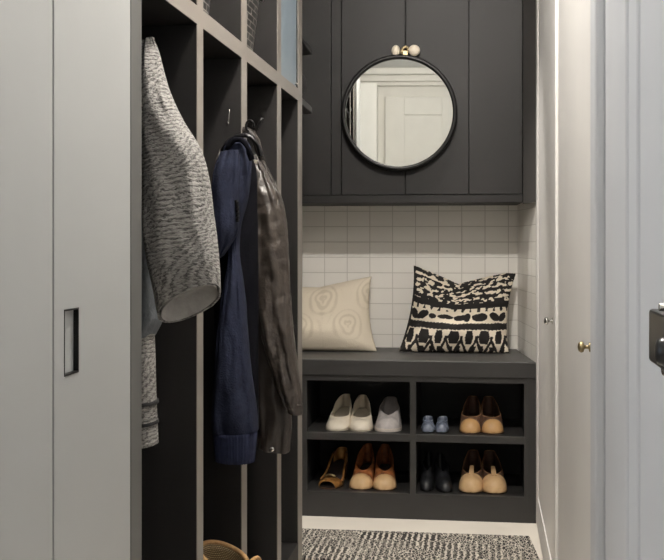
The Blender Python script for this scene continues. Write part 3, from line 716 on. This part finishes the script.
# ================= garments =================
def loft(rows, nr=70, seg=44, fold=.005, seed=0, power=2.0, cap0=True, cap1=True, fx=9., fz=2.2, wr=.0, quilt=0.):
    """rows: (xl, yl, xr, yr, Y, half thickness, tilt of the far side in metres)"""
    K = []
    for r in rows:
        xl, yl, xr, yr, Y, t = r[:6]; tl = r[6] if len(r) > 6 else 0.
        dY = r[7] if len(r) > 7 else 0.
        K.append((pt(xl, yl, Y - dY), pt(xr, yr, Y + dY), t, tl))
    bm = bmesh.new(); uvl = bm.loops.layers.uv.new('UVMap'); rings = []; coords = {}
    n = len(K); prev = None; vacc = 0.
    for i in range(nr + 1):
        f = i / nr * (n - 1); k = min(int(f), n - 2); t = f - k
        a, b, c, d_ = K[max(k - 1, 0)], K[k], K[k + 1], K[min(k + 2, n - 1)]
        Lp = Vector([crom(a[0][j], b[0][j], c[0][j], d_[0][j], t) for j in range(3)])
        Rp = Vector([crom(a[1][j], b[1][j], c[1][j], d_[1][j], t) for j in range(3)])
        th = crom(a[2], b[2], c[2], d_[2], t); tl = crom(a[3], b[3], c[3], d_[3], t)
        C = (Lp + Rp) / 2; U = (Rp - Lp) / 2
        if prev: vacc += (C - prev).length
        prev = C; ring = []
        nrm = Vector((-U.y, U.x, 0)); nrm = nrm.normalized() if nrm.length > 1e-6 else Vector((0, 1, 0))
        if nrm.y < 0: nrm = -nrm
        for s in range(seg):
            an = 2 * math.pi * s / seg; ca, sa = math.cos(an), math.sin(an)
            e = 2 / power
            x = math.copysign(abs(ca) ** e, ca); y = math.copysign(abs(sa) ** e, sa)
            dn = fold * (noise.noise(Vector((ca * fx * .25 + seed, sa * fx * .25, vacc * fz * 3))) + .5 * noise.noise(Vector((x * fx * .8, y * 3 + seed, vacc * fz * 9))))
            dn += quilt * (abs(math.sin(vacc * 70 + 1.2 * ca)) ** .6 - .6)
            dn += wr * noise.noise(Vector((x * 3 + seed, y * 3, vacc * 60)))
            p = C + U * x + nrm * (th * y) + Vector((0, 0, -tl * y))
            p = p + nrm * (dn * (-1 if y < 0 else 1) * (1 if abs(y) > .1 else .3)) 
            v = bm.verts.new(p); ring.append(v); coords[v] = (s / seg * max(.05, 2 * (U.length + th)), vacc)
        rings.append(ring)
    for A, Bq in zip(rings, rings[1:]):
        for s in range(seg):
            bm.faces.new([A[s], A[(s + 1) % seg], Bq[(s + 1) % seg], Bq[s]])
    if cap0: bm.faces.new(rings[0][::-1])
    if cap1: bm.faces.new(rings[-1])
    for fa in bm.faces:
        us = [coords[l.vert][0] for l in fa.loops]; mxu = max(us)
        for l in fa.loops:
            u, v = coords[l.vert]
            if mxu - u > .06 and u < .005: u = mxu
            l[uvl].uv = (u, v)
    return bm
# --- grey tweed coat
Yt = 1.77
tw = thing('tweed_coat', 'grey cable-textured tweed coat hanging in the first locker with one sleeve forward', 'coat', tuple(pt(150, 40, Yt)))
o = link('sleeve', loft([(142, 42, 153, 37, Yt, .012), (139, 58, 159, 54, Yt, .03), (139, 90, 167, 86, Yt, .045), (140, 125, 182, 120, Yt, .05), (141, 160, 201, 152, Yt, .052),
     (143, 200, 210, 190, Yt, .054), (147, 248, 215, 234, Yt, .056), (153, 285, 219, 264, Yt, .05, .012), (158, 318, 221, 290, Yt, .036, .024)], 90, 48, .008, 1, 2.2, cap1=False), M['tweed'], tw, smooth=True)
solid(o, .004)
o = link('cuff_lining', loft([(160, 298, 214, 274, Yt, .026, .014), (161.5, 317, 217.5, 290.5, Yt, .027, .021)], 10, 48, .0005, 2, 2.2, cap0=True, cap1=False), M['grey_lining'], tw, smooth=True); o['label'] = 'light grey lining inside the cuff'
link('body', loft([(139, 48, 149, 44, Yt + .09, .02), (137, 90, 156, 88, Yt + .09, .04), (136, 200, 160, 200, Yt + .09, .045), (136, 300, 160, 300, Yt + .09, .05), (137, 322, 160, 320, Yt + .09, .05), (137, 338, 153, 336, Yt + .09, .04)], 60, 40, .005, 3), M['blue_grey_cloth'], tw, smooth=True)
o = link('hem_panel', loft([(136, 320, 153, 320, Yt + .085, .03), (136, 350, 153.5, 350, Yt + .085, .034), (136, 400, 155, 400, Yt + .085, .036), (136, 446, 157, 444, Yt + .085, .038)], 40, 36, .003, 4), M['tweed'], tw, smooth=True)
for yy in (401, 421):
    link('hem_band', loft([(136, yy, 156.5, yy - .5, Yt + .085, .042), (136, yy + 3.2, 157, yy + 2.7, Yt + .085, .042)], 3, 36, .001, 4), M['black_cloth'], tw, smooth=True)

# --- hanger
HY = 2.30
hg = thing('coat_hanger', 'black hanger hooked on the peg above the navy jacket', 'hanger', tuple(pt(245, 130, HY)))
a_ = [pt(250 + 4 * math.cos(t), 126 + 5.5 * math.sin(t), HY) for t in [math.pi * (1.1 - 1.55 * i / 12) + math.pi for i in range(13)]]
bm = bmesh.new(); tube(bm, a_ , .003, 8); link('hook', bm, M['black_metal'], hg, smooth=True)
bm = bmesh.new(); tube(bm, [pt(x, y, HY) for x, y in ((222, 151), (228, 143), (236, 137), (245, 135), (252, 137), (258, 146), (261, 156))], .006, 10)
link('shoulder_bar', bm, M['black_plastic'], hg, smooth=True)

# --- navy jacket
Yn = 2.19
nv = thing('navy_jacket', 'navy blue jacket with ribbed hem hanging in the second locker', 'jacket', tuple(pt(236, 138, Yn)))
o = link('lining', loft([(226, 150, 247, 147, Yn + .05, .02), (217, 172, 256, 170, Yn + .05, .04), (214, 210, 257, 210, Yn + .05, .045), (214, 270, 258, 270, Yn + .05, .045), (215, 340, 258, 340, Yn + .05, .045), (216, 428, 258, 428, Yn + .05, .045)], 50, 40, .004, 6), M['navy_dark'], nv, smooth=True); o['label'] = 'black lining'
link('body', loft([(229, 142, 246, 139, Yn - .01, .022), (224, 152, 251, 150, Yn - .01, .034), (221, 172, 251, 170, Yn - .01, .04), (224, 198, 248, 196, Yn - .01, .04), (228, 225, 241, 225, Yn - .005, .03), (230, 252, 239, 252, Yn - .005, .03), (225, 285, 243, 285, Yn - .01, .036), (219, 330, 247, 330, Yn - .015, .042), (214, 380, 252, 380, Yn - .02, .046), (212, 415, 256, 415, Yn - .02, .05), (213, 432, 257, 431, Yn - .02, .046)], 90, 48, .012, 8, 2.2), M['navy'], nv, smooth=True)
o = link('sleeve', loft([(222, 152, 238, 150, Yn - .05, .02), (215, 172, 240, 172, Yn - .05, .034), (211, 200, 238, 202, Yn - .05, .036), (210, 228, 238, 226, Yn - .05, .036), (210.5, 246, 233, 240, Yn - .05, .033), (213, 262, 224, 254, Yn - .05, .022)], 60, 44, .011, 11, 2.2), M['navy'], nv, smooth=True)
# ribbed hem: real ribs
bm = bmesh.new(); SG = 132; RR = []
for i in range(9):
    f = i / 8; xl, xr = 213.5 + 2.5 * f, 256.5 - 2.5 * f; yl = 432 + 28 * f; yr = 431 + 31 * f
    A_, B_ = pt(xl, yl, Yn - .02), pt(xr, yr, Yn - .02); C = (A_ + B_) / 2; U = (B_ - A_) / 2; th = .046 - .008 * f
    RR.append([bm.verts.new(C + U * math.cos(2 * math.pi * s / SG) * (1 + .025 * math.cos(s * math.pi)) + Vector((0, 1, 0)) * (th + .0022 * math.sin(s * math.pi / 1.5)) * math.sin(2 * math.pi * s / SG)) for s in range(SG)])
for A_, B_ in zip(RR, RR[1:]):
    for s in range(SG): bm.faces.new([A_[s], A_[(s + 1) % SG], B_[(s + 1) % SG], B_[s]])
bm.faces.new(RR[0][::-1]); bm.faces.new(RR[-1])
o = link('ribbed_hem', bm, M['navy_rib'], nv, smooth=True); o['label'] = 'ribbed blue hem'
bm = bmesh.new(); tube(bm, [pt(x, y, Yn - .045) for x, y in ((226, 152), (229, 145), (234, 140), (241, 139.5), (246, 144), (249, 152), (252, 160))], .0065, 10)
link('collar', bm, M['navy_dark'], nv, smooth=True)
bm = bmesh.new(); tube(bm, [pt(x, y, Yn - .062) for x, y in ((236, 200), (237.5, 208), (238, 216), (237.5, 222))], .0035, 8)
for k in range(5):
    p = pt(237.5, 203 + k * 4.2, Yn - .068); box(bm, p.x - .003, p.x + .003, p.y - .002, p.y + .002, p.z - .002, p.z + .002)
o = link('zip', bm, M['black_metal'], nv)

# --- brown leather jacket
Yl = 2.41
lj = thing('leather_jacket', 'dark brown leather jacket hanging beside the navy jacket', 'jacket', tuple(pt(255, 152, Yl)))
link('body', loft([(252, 158, 260, 153, Yl, .014), (253, 176, 270, 172, Yl, .028), (254, 200, 280, 196, Yl, .036), (254, 230, 284, 226, Yl, .044), (254, 280, 284, 280, Yl, .05), (253, 330, 285, 330, Yl, .05), (256, 380, 288, 380, Yl, .05), (258, 420, 291, 420, Yl, .048), (259, 447, 289, 452, Yl, .04)], 90, 48, .012, 21, 2.3, wr=.002), M['leather'], lj, smooth=True)
o = link('sleeve', loft([(249, 168, 269, 172, Yl - .06, .016), (250, 196, 281, 196, Yl - .06, .034), (250, 222, 286, 220, Yl - .06, .038), (252, 262, 289, 260, Yl - .06, .038), (256, 300, 291, 298, Yl - .06, .036), (263, 340, 294, 338, Yl - .06, .036), (272, 372, 298, 370, Yl - .06, .036), (281, 396, 301, 394, Yl - .06, .034), (286, 408, 302, 411, Yl - .06, .028)], 110, 48, .012, 25, 2.3, wr=.002, quilt=.0028), M['leather2'], lj, smooth=True)
link('cuff', loft([(286.5, 403, 302.5, 404, Yl - .06, .031), (288, 412, 302.5, 414.5, Yl - .06, .029)], 6, 40, .001, 26), M['leather'], lj, smooth=True)
bm = bmesh.new(); tube(bm, [pt(x, y, Yn + .12) for x, y in ((221, 149), (224, 142), (230, 135.5), (238, 131.5), (246, 131), (252, 134), (256, 141), (258.5, 150), (262, 160))], [.005, .007, .009, .010, .011, .011, .010, .009, .006], 10)
link('collar', bm, M['leather'], lj, smooth=True)
bm = bmesh.new(); tube(bm, [pt(x, y, Yn + .11) for x, y in ((221, 149), (217, 160), (213, 175), (210.5, 190), (210.2, 215))], .0035, 8)
link('front_edge', bm, M['leather2'], lj, smooth=True)
p = pt(252, 161, Yl - .075)
bm = bmesh.new(); box(bm, -.013, .013, -.0012, .0012, -.0042, .0042)
for v in bm.verts: v.co = Matrix.Rotation(.15, 3, 'Y') @ v.co + p
o = link('label_tag', bm, M['cream_tag'], lj); o['label'] = 'small cream woven tag'
bm = bmesh.new(); lathe(bm, [(.006, 0), (.006, -.003), (.003, -.005)], pt(272, 449, Yl - .043), 'Y', 16)
o = link('snap_button', bm, M['chrome'], lj); o['label'] = 'silver snap button'

# ================= straw bag on the locker floor =================
Yg = 2.19; gx = xs(224, Yg); zt = zs(557, gx, Yg)
bg = thing('straw_bag', 'golden woven straw bag with rope handles on the floor of the second locker', 'bag', (gx, Yg, .081))
bm = bmesh.new(); uvl = bm.loops.layers.uv.new('UVMap'); rings = []; SG = 48; cd = {}
bx, by = .052, .07
for i in range(15):
    f = i / 14; hh = (zt - .081) * f
    k = .78 + .26 * math.sin(f * math.pi * .62)
    ring = []
    for s in range(SG):
        an = 2 * math.pi * s / SG
        x = bx * k * math.cos(an); y = by * k * math.sin(an)
        dz = f ** 3 * (-.024 * math.cos(an))
        v = bm.verts.new((x, y, hh + dz)); cd[v] = (s / SG * .6, hh); ring.append(v)
    rings.append(ring)
for A_, B_ in zip(rings, rings[1:]):
    for s in range(SG):
        fa = bm.faces.new([A_[s], A_[(s + 1) % SG], B_[(s + 1) % SG], B_[s]])
        for l in fa.loops:
            u, v = cd[l.vert]
            if s == SG - 1 and u < .1: u += .6
            l[uvl].uv = (u, v)
bm.faces.new(rings[0][::-1])
rim = [v.co.copy() for v in rings[-1]]
o = link_local('body', bm, M['straw'], bg, smooth=True); solid(o, .004)
bm = bmesh.new(); tube(bm, rim, .0055, 8, True); link_local('rim', bm, M['rope'], bg, smooth=True)
for p0, p1, hgt in (((.05, -.055), (.085, .0), .03), ((.0, -.085), (.09, -.02), .004)):
    bm = bmesh.new(); hp_ = []
    for i in range(15):
        t = i / 14
        hp_.append((p0[0] + (p1[0] - p0[0]) * t + .012 * math.sin(t * math.pi), p0[1] + (p1[1] - p0[1]) * t, (zt - .081) - .02 + hgt * math.sin(t * math.pi)))
    tube(bm, hp_, .0042, 8); link_local('handle', bm, M['rope'], bg, smooth=True)

# ================= woven baskets in the upper cubbies =================
def basket(ya_, yb_, label, hgt, x0=-.9, x1=-.578, grp='black woven baskets in the upper cubbies'):
    yc = (ya_ + yb_) / 2; w = (yb_ - ya_) / 2 - .012; dx = (x1 - x0) / 2; xc = (x0 + x1) / 2
    r = thing('woven_basket', label, 'basket', (xc, yc, RZ1 + .0006), grp)
    bm = bmesh.new(); uvl = bm.loops.layers.uv.new('UVMap'); rings = []; SG = 48; cd = {}
    for i in range(13):
        f = i / 12; k = .84 + .16 * f; ring = []
        for s in range(SG):
            an = 2 * math.pi * s / SG; ca, sa = math.cos(an), math.sin(an)
            x = math.copysign(abs(ca) ** .45, ca) * dx * k; y = math.copysign(abs(sa) ** .45, sa) * w * k
            v = bm.verts.new((x, y, f * hgt)); cd[v] = (s / SG * 1.0, f * hgt); ring.append(v)
        rings.append(ring)
    for A_, B_ in zip(rings, rings[1:]):
        for s in range(SG):
            fa = bm.faces.new([A_[s], A_[(s + 1) % SG], B_[(s + 1) % SG], B_[s]])
            for l in fa.loops:
                u, v = cd[l.vert]
                if s == SG - 1 and u < .1: u += 1.
                l[uvl].uv = (u, v)
    bm.faces.new(rings[0][::-1]); rim = [v.co.copy() for v in rings[-1]]
    solid(link_local('body', bm, M['lattice'], r, smooth=True), .005)
    bm = bmesh.new(); tube(bm, rim, .006, 8, True); link_local('rim', bm, M['black_metal'], r, smooth=True)
    bm = bmesh.new(); tube(bm, [(dx * .97 + .006 + .012 * math.sin(math.pi * i / 10), -.04 + .08 * i / 10, hgt * .75 - .035 * math.sin(math.pi * i / 10)) for i in range(11)], .004, 8)
    link_local('handle', bm, M['rope'] if False else M['black_metal'], r, smooth=True)
    return r
basket(edges[0][1], edges[1][0] - .09, 'black woven basket in the second upper cubby, nearer the viewer', .24)
basket(edges[1][1], edges[2][0] - .06, 'black woven basket in the upper cubby beside the frosted glass door', .24)
# black bag on the corner shelf
bm = bmesh.new(); bmesh.ops.create_icosphere(bm, subdivisions=4, radius=1)
for v in bm.verts:
    n_ = noise.noise(v.co * 2.2) * .12
    z = v.co.z
    v.co = Vector((v.co.x * (.13 + .05 * n_), v.co.y * (.10 + .04 * n_), max(-.062, z * .085 * (1 + n_))))
for v in bm.verts: v.co.z += .062
o = link('cloth_bag', bm, M['black_cloth'], smooth=True); o.location = (-.715, 3.24, RZ0 + .0225)
tag(o, 'black slouchy cloth bag on the corner shelf past the lockers', 'bag')

# ================= lights =================
def lamp(nm, loc, e, typ='POINT', size=.05, col=(1, .95, .885), **kw):
    ld = bpy.data.lights.new(nm, typ); ld.energy = e; ld.color = col
    ld.shadow_soft_size = size
    for k, v in kw.items(): setattr(ld, k, v)
    lo = bpy.data.objects.new(nm, ld); COL.objects.link(lo); lo.location = loc; return lo
em = bpy.data.materials.new('warm_lamp_lens'); em.use_nodes = True
p = em.node_tree.nodes['Principled BSDF']; p.inputs['Emission Color'].default_value = (1, .88, .72, 1); p.inputs['Emission Strength'].default_value = 6
for x, y, lb, e in ((-.19, 1.83, 'flush ceiling light with warm lens above the middle of the lockers', 86), (-.12, .2, 'added unseen fill light with warm lens above the entry', 9)):  # the entry light is an added, unseen fill brightening the mirror view
    rr = thing('ceiling_light', lb, 'light', (x, y, CE), 'flush ceiling lights')
    bm = bmesh.new(); lathe(bm, [(.075, -.001), (.075, -.014), (.06, -.020), (.03, -.022)], (0, 0, 0), 'Z', 40); link_local('base', bm, M['white_trim'], rr, bevel=.001)
    bm = bmesh.new(); lathe(bm, [(.05, -.023), (.05, -.028), (.03, -.032)], (0, 0, 0), 'Z', 32); link_local('lens', bm, em, rr)
    lamp('ceiling_lamp', (x, y, CE - .09), e, size=.04)
sx, sy = xs(445, YU), 3.40
rr = thing('ceiling_spotlight', 'recessed ceiling spotlight washing the wall cabinet doors', 'light', (sx, sy, CE - .012))
bm = bmesh.new(); lathe(bm, [(.052, .012), (.052, .004), (.046, 0), (.040, 0), (.040, .012)], (0, 0, 0), 'Z', 40); link_local('trim_ring', bm, M['white_trim'], rr)
bm = bmesh.new(); lathe(bm, [(.038, .004), (.038, .008)], (0, 0, 0), 'Z', 32); link_local('lens', bm, em, rr)
lamp('spot_lamp', (sx, sy, CE - .03), 120, 'SPOT', .03, spot_size=math.radians(50), spot_blend=.8)
ld = bpy.data.lights.new('daylight', 'AREA'); ld.shape = 'RECTANGLE'; ld.size = 1.6; ld.size_y = 1.4; ld.energy = 15; ld.color = (.80, .89, 1)
lo = bpy.data.objects.new('window_daylight', ld); COL.objects.link(lo); lo.location = (-2.45, .1, 1.43); lo.rotation_euler = (0, math.radians(-90), 0)

w = bpy.data.worlds.new('World'); S.world = w; w.use_nodes = True
nt = w.node_tree; bgn = nt.nodes['Background']
sky = N(nt, 'ShaderNodeTexSky'); sky.sky_type = 'HOSEK_WILKIE'; sky.turbidity = 5
nt.links.new(sky.outputs[0], bgn.inputs['Color']); bgn.inputs['Strength'].default_value = .6

# ================= camera =================
cd_ = bpy.data.cameras.new('Camera'); cam = bpy.data.objects.new('Camera', cd_); COL.objects.link(cam)
cam.location = (0, 0, H); cam.rotation_euler = (math.radians(90), 0, TH)
cd_.sensor_width = 36; cd_.lens = F / 664 * 36; cd_.shift_x = -(PXC - 332) / 664; cd_.shift_y = -(280 - HOR) / 664
cd_.clip_start = .02
S.camera = cam
vs = S.view_settings
S.display_settings.display_device = 'sRGB'
vs.view_transform = 'Standard'; vs.look = 'None'; vs.gamma = 1; vs.exposure = 0.1; vs.use_curve_mapping = False
